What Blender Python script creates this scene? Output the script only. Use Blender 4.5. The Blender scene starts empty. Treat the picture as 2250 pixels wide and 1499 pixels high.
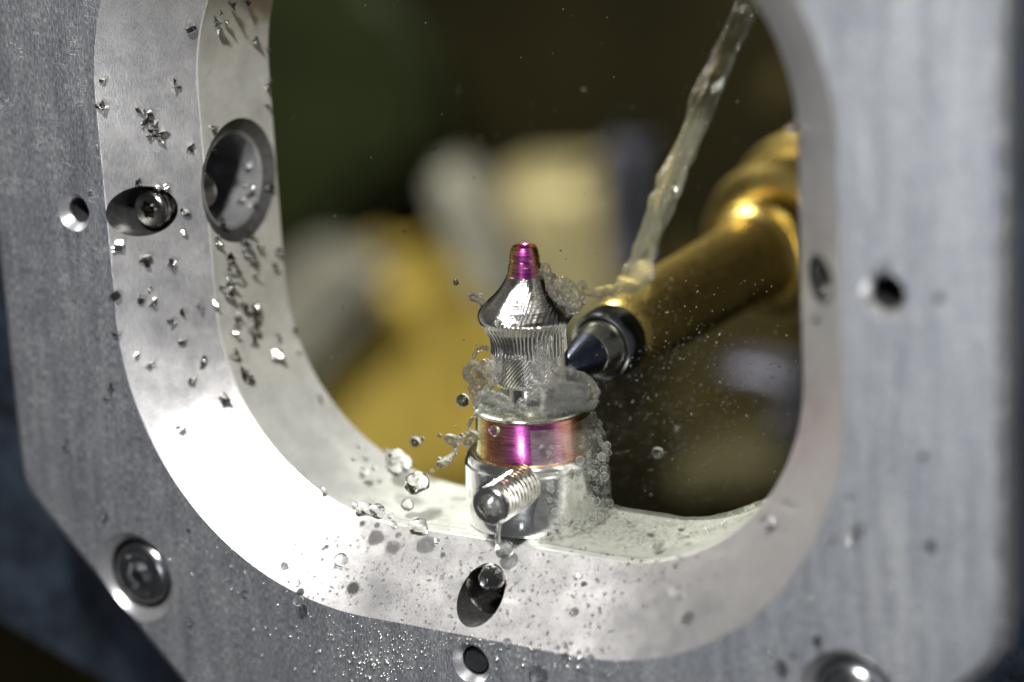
import bpy, bmesh, math, random
from mathutils import Vector, Matrix, noise
from mathutils.bvhtree import BVHTree
R = math.radians
random.seed(7)
S = bpy.context.scene
COL = S.collection
PI = math.pi

# ------------------------------------------------------------------ camera (1 unit = 1 cm)
YAW, PITCH, ROLL, DIST, FPX = R(31.5), R(17.0), R(-3.0), 26.8, 6250.0
_d = Vector((math.sin(YAW)*math.cos(PITCH), -math.cos(YAW)*math.cos(PITCH), math.sin(PITCH)))
CAM = _d*DIST
FW = -_d
_rt = FW.cross(Vector((0, 0, 1))).normalized(); _up = _rt.cross(FW)
RT = _rt*math.cos(ROLL)+_up*math.sin(ROLL); UP = -_rt*math.sin(ROLL)+_up*math.cos(ROLL)
cd = bpy.data.cameras.new('camera'); cam = bpy.data.objects.new('camera', cd); COL.objects.link(cam)
M3 = Matrix((RT, UP, -FW)).transposed()
cam.matrix_world = Matrix.Translation(CAM) @ M3.to_4x4()
cd.sensor_width = 36; cd.lens = 100; cd.clip_start = 0.5; cd.clip_end = 400
cd.dof.use_dof = True; cd.dof.focus_distance = 28.5; cd.dof.aperture_fstop = 0.098
cd.dof.aperture_blades = 0
S.camera = cam

# ------------------------------------------------------------------ world and lights
w = bpy.data.worlds.new('World'); S.world = w; w.use_nodes = True
bg = w.node_tree.nodes['Background']; bg.inputs[0].default_value = (.68, .70, .74, 1); bg.inputs[1].default_value = .09
def area(name, loc, at, size, power, col=(1, 1, 1), sy=None):
    l = bpy.data.lights.new(name, 'AREA'); l.energy = power; l.color = col; l.size = size
    if sy: l.shape = 'RECTANGLE'; l.size_y = sy
    o = bpy.data.objects.new(name, l); COL.objects.link(o); o.location = loc
    o.rotation_euler = (Vector(at)-Vector(loc)).to_track_quat('-Z', 'Y').to_euler(); return o
KEY = Vector((6.1, -19.8, 20.7))
area('flash_lamp', KEY, (-1, 0, -1), 1.8, 19500, (1, .985, .96))
area('chamber_fill', (-16, 9, 18), (-19, 30, -11), 9, 19000, (1, .98, .90))  # added fill, no lamp known there; brightens the machine interior
area('right_face_fill', (3, -33, -5), (3, 0, 0), 7, 2300, (.90, .94, 1))  # added unseen fill, placed to brighten the right side of the frame face
S.view_settings.view_transform = 'Standard'; S.view_settings.look = 'None'
S.view_settings.exposure = .28; S.view_settings.gamma = 1
S.cycles.max_bounces = 14; S.cycles.transmission_bounces = 12; S.cycles.glossy_bounces = 6
S.cycles.caustics_refractive = False; S.cycles.caustics_reflective = False
S.cycles.sample_clamp_indirect = 6

# ------------------------------------------------------------------ helpers
def at(px, py, Y):                 # point of the plane y = Y seen at a photograph pixel
    d = FW*FPX+RT*(px-1125)+UP*(750-py)
    return CAM+d*((Y-CAM.y)/d.y)
def ray(px, py): return (FW*FPX+RT*(px-1125)+UP*(750-py)).normalized()
def proj(P):
    v = P-CAM; z = v.dot(FW); return 1125+FPX*v.dot(RT)/z, 750-FPX*v.dot(UP)/z
def mesh(name, vs, fs, mats=(), smooth=True, angle=None, mi=None):
    me = bpy.data.meshes.new(name); me.from_pydata([tuple(v) for v in vs], [], fs); me.validate()
    for m in (mats if isinstance(mats, (list, tuple)) else [mats]): me.materials.append(m)
    if mi: me.polygons.foreach_set('material_index', mi)
    if smooth:
        me.shade_smooth()
        if angle: me.set_sharp_from_angle(angle=R(angle))
    me.update(); return me
def link(name, me, parent=None, loc=None, rot=None, scale=None, **kw):
    o = bpy.data.objects.new(name, me); COL.objects.link(o)
    if loc is not None: o.location = loc
    if rot is not None: o.rotation_euler = rot
    if scale is not None: o.scale = (scale,)*3 if isinstance(scale, (int, float)) else scale
    if parent: o.parent = parent
    for k, v in kw.items(): o[k] = v
    return o
def empty(name, loc, label, cat, group=None, rot=None):
    o = link(name, None, loc=loc, rot=rot, label=label, category=cat)
    if group: o['group'] = group
    o.empty_display_size = .2
    return o
def lathe(prof, n=96, mats=(), angle=35, f=None, cap0=True, cap1=True, mi=None):
    """prof = [(r, z)...] about Z"""
    vs, fs = [], []
    for r, z in prof:
        for i in range(n):
            a = 2*PI*i/n; rr = r if f is None else f(r, z, a)
            vs.append((rr*math.cos(a), rr*math.sin(a), z))
    for j in range(len(prof)-1):
        for i in range(n):
            k = (i+1) % n; fs.append((j*n+i, j*n+k, (j+1)*n+k, (j+1)*n+i))
    if cap0: fs.append(tuple(range(n-1, -1, -1)))
    if cap1: fs.append(tuple((len(prof)-1)*n+i for i in range(n)))
    return mesh('lathe', vs, fs, mats, angle=angle)
def box_me(a, b, mat, bev=0.0, seg=2):
    bm = bmesh.new(); bmesh.ops.create_cube(bm, size=1)
    for v in bm.verts: v.co = Vector([(a[i]+b[i])/2+v.co[i]*(b[i]-a[i]) for i in range(3)])
    if bev: bmesh.ops.bevel(bm, geom=bm.edges[:], offset=bev, segments=seg, affect='EDGES')
    me = bpy.data.meshes.new('box'); bm.to_mesh(me); bm.free(); me.materials.append(mat)
    me.shade_smooth(); me.set_sharp_from_angle(angle=R(35)); return me
def bake(o, name=None):
    dg = bpy.context.evaluated_depsgraph_get(); dg.update()
    me = bpy.data.meshes.new_from_object(o.evaluated_get(dg), depsgraph=dg)
    o.modifiers.clear(); old = o.data; o.data = me; return me
def prism(pts, y0, y1, mat, bev=0):
    """outline in x,z swept from y0 to y1"""
    bm = bmesh.new(); v = [bm.verts.new((p[0], y0, p[1])) for p in pts]
    f = bm.faces.new(v); r = bmesh.ops.extrude_face_region(bm, geom=[f])
    for q in r['geom']:
        if isinstance(q, bmesh.types.BMVert): q.co.y = y1
    bmesh.ops.recalc_face_normals(bm, faces=bm.faces)
    if bev: bmesh.ops.bevel(bm, geom=bm.edges[:], offset=bev, segments=3, affect='EDGES')
    me = bpy.data.meshes.new('prism'); bm.to_mesh(me); bm.free(); me.materials.append(mat)
    me.shade_smooth(); me.set_sharp_from_angle(angle=R(40)); return me

# ------------------------------------------------------------------ materials
class NT:
    def __init__(s, name):
        s.m = bpy.data.materials.new(name); s.m.use_nodes = True; s.t = s.m.node_tree
        s.b = s.t.nodes['Principled BSDF']; s.tc = s.t.nodes.new('ShaderNodeTexCoord')
    def n(s, kind, **kw):
        x = s.t.nodes.new(kind)
        for k, v in kw.items():
            if k in x.inputs: x.inputs[k].default_value = v
            else: setattr(x, k, v)
        return x
    def l(s, a, b): s.t.links.new(a, b)
    def noise(s, scale, detail=4, vec=(1, 1, 1), rough=.6):
        mp = s.n('ShaderNodeMapping'); mp.inputs['Scale'].default_value = vec
        s.l(s.tc.outputs['Object'], mp.inputs[0])
        x = s.n('ShaderNodeTexNoise', Scale=scale, Detail=detail, Roughness=rough); s.l(mp.outputs[0], x.inputs['Vector']); return x.outputs['Fac']
    def ramp(s, fac, *stops):
        r = s.n('ShaderNodeValToRGB'); e = r.color_ramp.elements
        while len(e) < len(stops): e.new(.5)
        for q, (p, c) in zip(e, stops): q.position = p; q.color = (c, c, c, 1) if isinstance(c, (int, float)) else (*c, 1)
        s.l(fac, r.inputs[0]); return r.outputs[0]
    def mix(s, fac, a, b, mode='MIX'):
        x = s.n('ShaderNodeMix', data_type='RGBA', blend_type=mode)
        for k, v in ((0, fac), (6, a), (7, b)):
            if hasattr(v, 'is_output'): s.l(v, x.inputs[k])
            else: x.inputs[k].default_value = v if k == 0 else ((*v, 1) if len(v) == 3 else v)
        return x.outputs[2]
    def bump(s, h, strength, dist=.01, prev=None):
        x = s.n('ShaderNodeBump', Strength=strength, Distance=dist); s.l(h, x.inputs['Height'])
        if prev: s.l(prev, x.inputs['Normal'])
        return x.outputs[0]
    def set(s, **kw):
        for k, v in kw.items():
            k = k.replace('_', ' ')
            if hasattr(v, 'is_output'): s.l(v, s.b.inputs[k])
            else: s.b.inputs[k].default_value = (*v, 1) if isinstance(v, tuple) and len(v) == 3 else v
        return s.m

def metal_face():
    s = NT('ground_aluminium_face')
    big = s.noise(.9, 5); mid = s.noise(5, 5, (1.5, 1, .22)); fine = s.noise(55, 3, (1, 1, .28)); sp = s.noise(120, 2)
    c = s.ramp(mid, (.3, (.24, .25, .27)), (.55, (.335, .345, .36)), (.75, (.43, .43, .43)))
    c = s.mix(.5, c, s.ramp(fine, (.36, .22), (.5, .5), (.66, .92)), 'OVERLAY')
    c = s.mix(.22, c, s.ramp(big, (.35, (.40, .42, .46)), (.65, (.72, .70, .68))), 'OVERLAY')
    c = s.mix(.30, c, s.ramp(s.noise(2.6, 4, (1.6, 1, .10)), (.35, (.36, .37, .40)), (.65, (.70, .70, .69))), 'OVERLAY')
    # hairline scratches and little dings
    mp = s.n('ShaderNodeMapping'); mp.inputs['Rotation'].default_value = (0, .5, 0); mp.inputs['Scale'].default_value = (3, 1, 26)
    s.l(s.tc.outputs['Object'], mp.inputs[0])
    v = s.n('ShaderNodeTexVoronoi', Scale=1.6, feature='DISTANCE_TO_EDGE'); s.l(mp.outputs[0], v.inputs['Vector'])
    sc = s.ramp(v.outputs[0], (.0, 1.0), (.012, 0.0))
    msk = s.ramp(s.noise(3.5, 2), (.52, 0.0), (.62, 1.0))
    k = s.mix(1.0, sc, msk, 'MULTIPLY')
    c = s.mix(k, c, (.8, .8, .8))
    ro = s.ramp(fine, (.3, .32), (.7, .50))
    bp = s.bump(fine, .55, .006); bp = s.bump(sp, .35, .003, bp); bp = s.bump(mid, .06, .02, bp); bp = s.bump(k, .5, .004, bp)
    return s.set(Base_Color=c, Metallic=.86, Roughness=ro, Normal=bp)
def metal_chamfer():
    s = NT('machined_chamfer')
    fine = s.noise(120, 2, (1, 1, .10)); gr = s.noise(110, 2); mid = s.noise(3, 4); blot = s.noise(1.3, 3)
    c = s.ramp(fine, (.34, (.57, .56, .555)), (.66, (.80, .78, .765)))
    c = s.mix(.5, c, s.ramp(gr, (.35, .3), (.62, .7)), 'OVERLAY')
    c = s.mix(.28, c, s.ramp(mid, (.35, (.42, .44, .47)), (.65, (.66, .62, .60))), 'OVERLAY')
    ro = s.ramp(mid, (.3, .325), (.7, .41))
    bp = s.bump(fine, .5, .003); bp = s.bump(gr, .3, .0025, bp); bp = s.bump(blot, .1, .02, bp)
    return s.set(Base_Color=c, Metallic=.95, Roughness=ro, Normal=bp)
def metal_wall():
    s = NT('bored_wall')
    fine = s.noise(40, 3, (1, .1, 1)); mid = s.noise(2.2, 5); st = s.noise(6, 4)
    c = s.ramp(mid, (.3, (.47, .475, .445)), (.7, (.62, .62, .58)))
    c = s.mix(.22, c, s.ramp(fine, (.3, .4), (.7, .62)), 'OVERLAY')
    c = s.mix(s.ramp(st, (.60, 0.0), (.72, .5)), c, (.40, .40, .37))
    bp = s.bump(fine, .3, .004)
    return s.set(Base_Color=c, Metallic=.5, Roughness=s.ramp(mid, (.3, .40), (.7, .54)), Normal=bp)
def simple(name, col, metal, rough, var=.15, scale=8, bump=.15, aniso=None, coat=0):
    s = NT(name); f = s.noise(scale, 4); g = s.noise(scale*9, 2)
    dk = tuple(max(0, c*(1-var)) for c in col); lt = tuple(min(1, c*(1+var)) for c in col)
    c = s.ramp(f, (.3, dk), (.7, lt))
    bp = s.bump(g, bump, .003)
    s.b.inputs['Coat Weight'].default_value = coat
    return s.set(Base_Color=c, Metallic=metal, Roughness=s.ramp(g, (.3, rough*.8), (.7, min(1, rough*1.25))), Normal=bp)
def lathe_metal(name, col, rough, rings=90, strength=.35):
    s = NT(name); r = s.noise(rings, 2, (.05, .05, 1)); f = s.noise(5, 3)
    c = s.ramp(f, (.3, tuple(x*.88 for x in col)), (.7, col))
    bp = s.bump(r, strength, .0025)
    return s.set(Base_Color=c, Metallic=1.0, Roughness=s.ramp(r, (.3, rough*.7), (.7, rough*1.3)), Normal=bp)
def anodised():
    s = NT('iridescent_anodised_titanium'); lw = s.n('ShaderNodeLayerWeight', Blend=.5)
    c = s.ramp(lw.outputs['Facing'], (0.0, (.33, .055, .27)), (.10, (.42, .09, .27)), (.19, (.72, .29, .25)), (.38, (.62, .25, .07)), (.58, (.40, .32, .04)), (.85, (.40, .42, .12)))
    s.b.inputs['Coat Weight'].default_value = .8; s.b.inputs['Coat Roughness'].default_value = .06
    r = s.noise(70, 2, (.04, .04, 1)); bp = s.bump(r, .35, .0022)
    return s.set(Base_Color=c, Metallic=1.0, Roughness=s.ramp(r, (.3, .2), (.7, .36)), Normal=bp)
def water(name='clear_coolant', col=(.97, .985, .975), rough=0.0, bump=0, milk=0.0, clear=0.0):
    s = NT(name); s.b.inputs['Transmission Weight'].default_value = 1; s.b.inputs['IOR'].default_value = 1.33
    if bump: s.l(s.bump(s.noise(19, 5), bump, .02), s.b.inputs['Normal'])
    s.b.inputs['Transmission Weight'].default_value = 1-milk
    if clear:      # see-through share added so light passes straight through and brightens the water
        tr = s.n('ShaderNodeBsdfTransparent'); mx = s.n('ShaderNodeMixShader'); out = s.t.nodes['Material Output']; mx.inputs[0].default_value = clear
        s.l(s.b.outputs[0], mx.inputs[1]); s.l(tr.outputs[0], mx.inputs[2]); s.l(mx.outputs[0], out.inputs[0])
    return s.set(Base_Color=col, Roughness=rough)
def background_paint(name, col, rough=.5, metal=0.0, var=.35, scale=.35):
    m = simple(name, col, metal, rough, var, scale, .05); m.node_tree.nodes['Principled BSDF'].inputs['Specular IOR Level'].default_value = .12; return m

M_FACE, M_CHAM, M_WALL = metal_face(), metal_chamfer(), metal_wall()
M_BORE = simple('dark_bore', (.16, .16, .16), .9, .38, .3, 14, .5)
M_COUNTER = simple('countersink_steel', (.52, .52, .53), .85, .30, .1, 14, .3)
M_STEEL = simple('dark_screw_steel', (.24, .245, .25), 1, .22, .25, 16, .2)
M_GRUB = simple('black_oxide_screw', (.20, .195, .18), 1, .22, .3, 16, .25)
M_THREAD = lathe_metal('bright_threaded_steel', (.66, .65, .62), .16, 60, .2)
M_POLISH = lathe_metal('polished_holder_steel', (.82, .82, .80), .17, 60, .15)
M_TI = simple('milled_titanium', (.46, .44, .40), 1, .15, .12, 9, .35)
M_ANO = anodised()
M_DISC = simple('wet_titanium_disc', (.56, .58, .50), .9, .25, .25, 10, .5)
def film_mat(name, col, lo, hi, scale=5, rough=.12):
    """thin aerated film: mostly see-through, part milky, glossy skin"""
    s = NT(name); f = s.noise(scale, 5); g = s.noise(scale*6, 3)
    lw = s.n('ShaderNodeLayerWeight', Blend=.35)
    a = s.ramp(f, (.35, lo), (.65, hi)); fac = s.mix(1.0, a, s.ramp(lw.outputs['Facing'], (.3, 0.0), (1, .3)), 'ADD')
    s.set(Base_Color=col, Roughness=rough, Normal=s.bump(g, .6, .01)); s.b.inputs['Specular IOR Level'].default_value = .6
    tr = s.n('ShaderNodeBsdfTransparent'); mx = s.n('ShaderNodeMixShader'); out = s.t.nodes['Material Output']
    s.l(fac, mx.inputs[0]); s.l(tr.outputs[0], mx.inputs[1]); s.l(s.b.outputs[0], mx.inputs[2]); s.l(mx.outputs[0], out.inputs[0]); return s.m
def bubble_mat():
    s = NT('bubble_skin'); lw = s.n('ShaderNodeLayerWeight', Blend=.5)
    fac = s.ramp(lw.outputs['Facing'], (.25, .03), (.62, .25), (.85, .95))
    s.set(Base_Color=(.78, .80, .72), Roughness=.06, Metallic=.3)
    tr = s.n('ShaderNodeBsdfTransparent'); mx = s.n('ShaderNodeMixShader'); out = s.t.nodes['Material Output']
    s.l(fac, mx.inputs[0]); s.l(tr.outputs[0], mx.inputs[1]); s.l(s.b.outputs[0], mx.inputs[2]); s.l(mx.outputs[0], out.inputs[0]); return s.m
M_WATER = water(milk=.01); M_WATER2 = water('rippled_coolant', (.98, .99, .97), .0, .25, .05, .58)
M_SPLASH = water('splash_coolant', (.99, .995, .98), .0, .2, .04, .45)
M_JET = water('stream_coolant', (.97, .98, .74), .0, .7, .09, .52)
M_FILM = film_mat('aerated_film', (.60, .62, .54), .02, .10, 5, .05); M_FOAM = film_mat('foam_sheet', (.34, .35, .28), .06, .20, 4, .04)
M_BUB = bubble_mat()
M_CHIP = simple('steel_chip', (.26, .25, .24), 1, .13, .4, 30, .2)
M_GOLD = simple('gold_coated_spindle', (.66, .46, .10), 1, .25, .08, 3, .04)
M_GOLDS = simple('satin_gold_shaft', (.74, .55, .17), 1, .30, .08, 3, .04)
M_NUT = lathe_metal('collet_steel', (.34, .355, .37), .17, 8, .05)
M_NOSE = lathe_metal('collet_nose_steel', (.60, .58, .50), .2, 8, .05)
M_CUT = simple('blued_carbide', (.15, .17, .23), 1, .24, .3, 12, .1)
M_BACKPLATE = simple('dark_blued_plate', (.060, .078, .105), .8, .32, .6, 2.2, .4)

# ------------------------------------------------------------------ clamping frame
CX, CZ, HW, HH, RC = -.68, .86, 4.07, 3.98, 2.85
CH, TH = .73, 2.0
NQ = 48
def rr_loop(inset, y, n=NQ):
    hw, hh, r = HW-inset, HH-inset, RC-inset; pts = []
    for q, (sx, sz) in enumerate(((1, 1), (-1, 1), (-1, -1), (1, -1))):
        for i in range(n+1):
            a = PI/2*(q+i/n)
            pts.append(Vector((CX+sx*(hw-r)+r*math.cos(a), y, CZ+sz*(hh-r)+r*math.sin(a))))
    return pts
def oct_loop(off, y):
    xl, xr, zb, zt, c = -6.33+off, 4.95-off, -4.78+off, 6.6-off, 2.4-off*.586
    cor = [(xr, zt-c), (xr-c, zt), (xl+c, zt), (xl, zt-c), (xl, zb+c), (xl+c, zb), (xr-c, zb), (xr, zb+c)]
    # rounded octagon sampled by angle to match the hole loop
    P = [Vector((p[0], 0, p[1])) for p in cor]; out = []
    for q in rr_loop(0, 0):
        d = (q-Vector((CX, 0, CZ))).normalized(); best = None
        for i in range(8):
            a, b = P[i]-Vector((CX, 0, CZ)), P[(i+1) % 8]-Vector((CX, 0, CZ)); e = b-a
            den = d.x*e.z-d.z*e.x
            if abs(den) < 1e-9: continue
            t = (a.x*e.z-a.z*e.x)/den; u = (a.x*d.z-a.z*d.x)/den
            if t > 0 and -1e-6 <= u <= 1+1e-6: best = t if best is None else min(best, t)
        out.append(Vector((CX+d.x*best, y, CZ+d.z*best)))
    for _ in range(2):
        n = len(out); out = [(out[i-1]+out[i]*2+out[(i+1) % n])/4 for i in range(n)]
    return out
def frame_mesh():
    b = .02
    loops = [(oct_loop(.0, TH), 0), (oct_loop(0, .16), 0), (oct_loop(.05, .05), 0), (oct_loop(.14, 0), 0),
             (rr_loop(-.004, 0), 0), (rr_loop(.003, .005), 1), (rr_loop(CH-.006, CH-.008), 1),
             (rr_loop(CH, CH+.014), 2), (rr_loop(CH, TH-.03), 2), (rr_loop(CH-.03, TH), 0)]
    n = len(loops[0][0]); vs = []; fs = []; mi = []
    for l, _ in loops: vs += l
    K = len(loops)
    for j in range(K):
        for i in range(n):
            k = (i+1) % n; fs.append((j*n+i, j*n+k, ((j+1) % K)*n+k, ((j+1) % K)*n+i))
            mi.append(loops[(j+1) % K][1] if j < K-1 else 0)
    me = mesh('clamping_frame', vs, fs, [M_FACE, M_CHAM, M_WALL, M_BORE, M_COUNTER], smooth=True, angle=30, mi=mi)
    bm = bmesh.new(); bm.from_mesh(me); bmesh.ops.remove_doubles(bm, verts=bm.verts, dist=1e-5)
    bmesh.ops.recalc_face_normals(bm, faces=bm.faces); bm.to_mesh(me); bm.free(); return me
frame = link('clamping_frame', frame_mesh(), label='grey aluminium clamping frame with a big rounded window and light machined chamfer', category='machine frame')
bpy.context.view_layer.update()
_bm = bmesh.new(); _bm.from_mesh(frame.data); SURF = BVHTree.FromBMesh(_bm)   # bare frame, for setting things down on it

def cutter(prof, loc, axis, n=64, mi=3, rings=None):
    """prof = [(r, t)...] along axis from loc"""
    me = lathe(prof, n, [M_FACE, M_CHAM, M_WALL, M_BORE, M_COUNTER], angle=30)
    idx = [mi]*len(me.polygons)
    if rings:
        for j, m in rings.items():
            for i in range(n): idx[j*n+i] = m
    me.polygons.foreach_set('material_index', idx)
    o = link('cutter', me, loc=loc); o.rotation_mode = 'QUATERNION'; o.rotation_quaternion = Vector(axis).to_track_quat('Z', 'Y'); return o
Y = (0, 1, 0)
HL, HR = Vector((-5.18, 0, .80)), Vector((3.80, 0, .84))
HB = Vector((-.67, 0, -3.42))
SC = [Vector((-4.84, 0, -3.17)), Vector((3.40, 0, -3.07)), Vector((-4.88, 0, 5.0)), Vector((3.40, 0, 5.0))]
def hit(px, py):
    return SURF.ray_cast(CAM, ray(px, py))[:2]
LCH = hit(312, 465)[0]; LCH.y = 0      # grub screw bore through the left chamfer
BCH = hit(1057, 1308)[0]; BCH.y = 0    # threaded bore through the bottom chamfer
RCH = hit(1803, 615)[0]; RCH.y = 0
cut = [
 cutter([(.225, -.05), (.205, .0), (.135, .09), (.125, .10), (.125, 1.3)], HL, Y, rings={0: 4, 1: 4}),
 cutter([(.235, -.05), (.215, .0), (.155, .09), (.150, .10), (.150, 1.3)], HR, Y, rings={0: 4, 1: 4}),
 cutter([(.235, -.05), (.215, .0), (.155, .09), (.150, .10), (.150, 1.3)], HB, Y, rings={0: 4, 1: 4}),
 cutter([(.262, -.3), (.262, 1.5)], LCH, Y), cutter([(.25, -.3), (.25, 1.25)], BCH, Y), cutter([(.22, -.3), (.22, 1.5)], RCH, Y),
]
for c in SC[:2]: cut.append(cutter([(.55, -.05), (.505, .0), (.40, .105), (.392, .13), (.392, .62)], c, Y, rings={0: 4, 1: 4, 2: 4}))
# side bore with a wide counterbore in the left wall
SB = Vector((CX-HW+CH, 1.30, .92))
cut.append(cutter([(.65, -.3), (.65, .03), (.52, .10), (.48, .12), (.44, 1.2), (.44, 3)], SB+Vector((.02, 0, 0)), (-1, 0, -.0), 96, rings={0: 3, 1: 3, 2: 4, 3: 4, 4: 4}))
cut.append(cutter([(.05, -.05), (.05, .06)], at(2065, 655, 0), Y, 24))
for c in cut:
    m = frame.modifiers.new('cut', 'BOOLEAN'); m.object = c; m.operation = 'DIFFERENCE'; m.solver = 'EXACT'
bpy.context.view_layer.update()
me = bake(frame)
for c in cut: bpy.data.objects.remove(c)
me.shade_smooth(); me.set_sharp_from_angle(angle=R(13))

def socket_screw(Rr, L, rs, depth, sides=6, thread=0, pitch=.06, head='flat', mat=M_STEEL, n=96, star=0, edge=.03):
    """screw along +Z from its front face at z=0, socket recess cut into the front"""
    vs, fs = [], []
    def ring(f, z):
        b = len(vs)
        for i in range(n):
            a = 2*PI*i/n; r = f(a); vs.append((r*math.cos(a), r*math.sin(a), z if not callable(z) else z(a, r)))
        return b
    def poly(a, r):
        if star: return r*(1+star*math.cos(sides*a))
        s = 2*PI/sides; return r*math.cos(s/2)/math.cos(((a+.2) % s)-s/2)
    rows = []
    if thread:
        steps = int(L/pitch*8)
        for j in range(steps, -1, -1):
            z = edge+(L-edge)*j/steps
            rows.append(ring(lambda a, z=z: Rr*(1-thread*abs(((z/pitch+a/(2*PI)) % 1)*2-1)), z))
    else:
        rows.append(ring(lambda a: Rr, L)); rows.append(ring(lambda a: Rr, edge*1.6))
    rows.append(ring(lambda a: Rr*.985-edge*.3, edge*.6)); rows.append(ring(lambda a: Rr-edge*1.1, 0))
    if head == 'dome': rows.append(ring(lambda a: Rr*.72, -.01))
    rows.append(ring(lambda a: poly(a, rs)*1.08, 0)); rows.append(ring(lambda a: poly(a, rs), .015))
    rows.append(ring(lambda a: poly(a, rs)*.96, depth)); rows.append(ring(lambda a: rs*.1, depth*1.25))
    for j in range(len(rows)-1):
        for i in range(n):
            k = (i+1) % n; fs.append((rows[j]+i, rows[j]+k, rows[j+1]+k, rows[j+1]+i))
    fs.append(tuple(rows[-1]+i for i in range(n))); fs.append(tuple(rows[0]+i for i in range(n-1, -1, -1)))
    me = mesh('screw', vs, fs, mat, angle=38)
    bm = bmesh.new(); bm.from_mesh(me); bmesh.ops.recalc_face_normals(bm, faces=bm.faces); bm.to_mesh(me); bm.free()
    return me
ALONG_Y = (-PI/2, 0, 0)     # local +Z -> world +Y
cap_me = socket_screw(.378, .5, .15, .16, head='dome', mat=M_STEEL, edge=.07)
for i, c in enumerate(SC[:2]):
    sc = link('cap_screw', cap_me, frame, loc=c+Vector((0, .09 if i == 0 else .0, 0)), rot=ALONG_Y,
              label='dark steel hex socket screw at the lower left corner' if i == 0 else 'dark steel hex socket screw cut off by the bottom edge')
    # raised stamp marks round the head
    for g, (a0, txt) in enumerate(((120, (1, .6, 1.1, .5, .9)), (-62, (.6, 1, .5, .9, .6, .5)))):
        mv, mf = [], []
        for k, h in enumerate(txt):
            a = R(a0-k*13); r0, r1 = .225-.03*h, .225+.03*h; wd = .012
            b = len(mv); ca, sa = math.cos(a), math.sin(a)
            for (r, s_) in ((r0, -1), (r1, -1), (r1, 1), (r0, 1)):
                x, y = ca*r-sa*wd*s_, sa*r+ca*wd*s_
                mv += [(x, y, 0.0), (x*.995, y*.995, -.017)]
            mf += [(b+1, b+3, b+5, b+7), (b, b+1, b+3, b+2), (b+2, b+3, b+5, b+4), (b+4, b+5, b+7, b+6), (b+6, b+7, b+1, b)]
        link('stamp_mark', mesh('stamp_mark', mv, mf, M_THREAD, smooth=False), sc)
link('grub_screw', socket_screw(.205, .9, .085, .16, sides=6, star=.13, thread=.08, pitch=.075, mat=M_GRUB), frame,
     loc=LCH+Vector((.02, .34, 0)), rot=ALONG_Y, label='oily black grub screw in the left chamfer bore')
link('grub_screw', socket_screw(.2, .6, .09, .15, sides=6, thread=.07, pitch=.07, mat=M_GRUB), frame,
     loc=RCH+Vector((0, .55, 0)), rot=ALONG_Y, label='dark grub screw deep in the right chamfer bore')
# thread rings inside the bottom bore
th = lathe([(.249-.014*(k % 2), .0+.03*k) for k in range(40)], 64, M_GRUB, cap0=False, cap1=False, angle=20)
link('bore_thread', th, frame, loc=BCH+Vector((0, .44, 0)), rot=ALONG_Y)
link('set_pin', lathe([(.145, 0.55), (.145, .03), (.125, .0), (.05, .0)], 48, simple('black_pin', (.03, .032, .035), .6, .3, .3, 20, .3)), frame, loc=HB+Vector((0, .10, 0)), rot=ALONG_Y, label='black pin sunk in the bottom countersunk hole')

# ------------------------------------------------------------------ dark plate behind
_a, _b = at(0, 1362, 2.06), at(235, 1500, 2.06); _e = (_b-_a)
bp_out = [(_a.x-_e.x*1.2, _a.z-_e.z*1.2), (_a.x, _a.z), (_b.x, _b.z), (_b.x+_e.x, _b.z+_e.z*1.3), (-3, -8.2), (3.8, -8.2), (9.5, -2.6), (9.5, 9), (-14, 9)]
def backplate():
    y0, y1 = 2.06, 2.9
    n = len(bp_out); out = [Vector((x, 0, z)) for x, z in bp_out]
    hole = rr_loop(-.9, 0, 12); m = len(hole)
    # ring between hole and outline, sampled by angle
    o2 = []
    for q in hole:
        d = (q-Vector((CX, 0, CZ))).normalized(); best = 1e9
        for i in range(n):
            a, b = out[i]-Vector((CX, 0, CZ)), out[(i+1) % n]-Vector((CX, 0, CZ)); e = b-a; den = d.x*e.z-d.z*e.x
            if abs(den) < 1e-9: continue
            t = (a.x*e.z-a.z*e.x)/den; u = (a.x*d.z-a.z*d.x)/den
            if t > 0 and 0 <= u <= 1: best = min(best, t)
        o2.append(Vector((CX+d.x*best, 0, CZ+d.z*best)))
    vs = []
    for loop, y in ((hole, y1), (hole, y0), (o2, y0), (o2, y1)): vs += [Vector((p.x, y, p.z)) for p in loop]
    fs = []
    for j in range(4):
        for i in range(m):
            k = (i+1) % m; fs.append((j*m+i, j*m+k, ((j+1) % 4)*m+k, ((j+1) % 4)*m+i))
    me = mesh('back', vs, fs, M_BACKPLATE, angle=30)
    bm = bmesh.new(); bm.from_mesh(me); bmesh.ops.recalc_face_normals(bm, faces=bm.faces)
    bm.to_mesh(me); bm.free(); return me
link('mounting_plate', backplate(), label='dark blue black steel mounting plate behind the clamping frame', category='machine plate')

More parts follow.
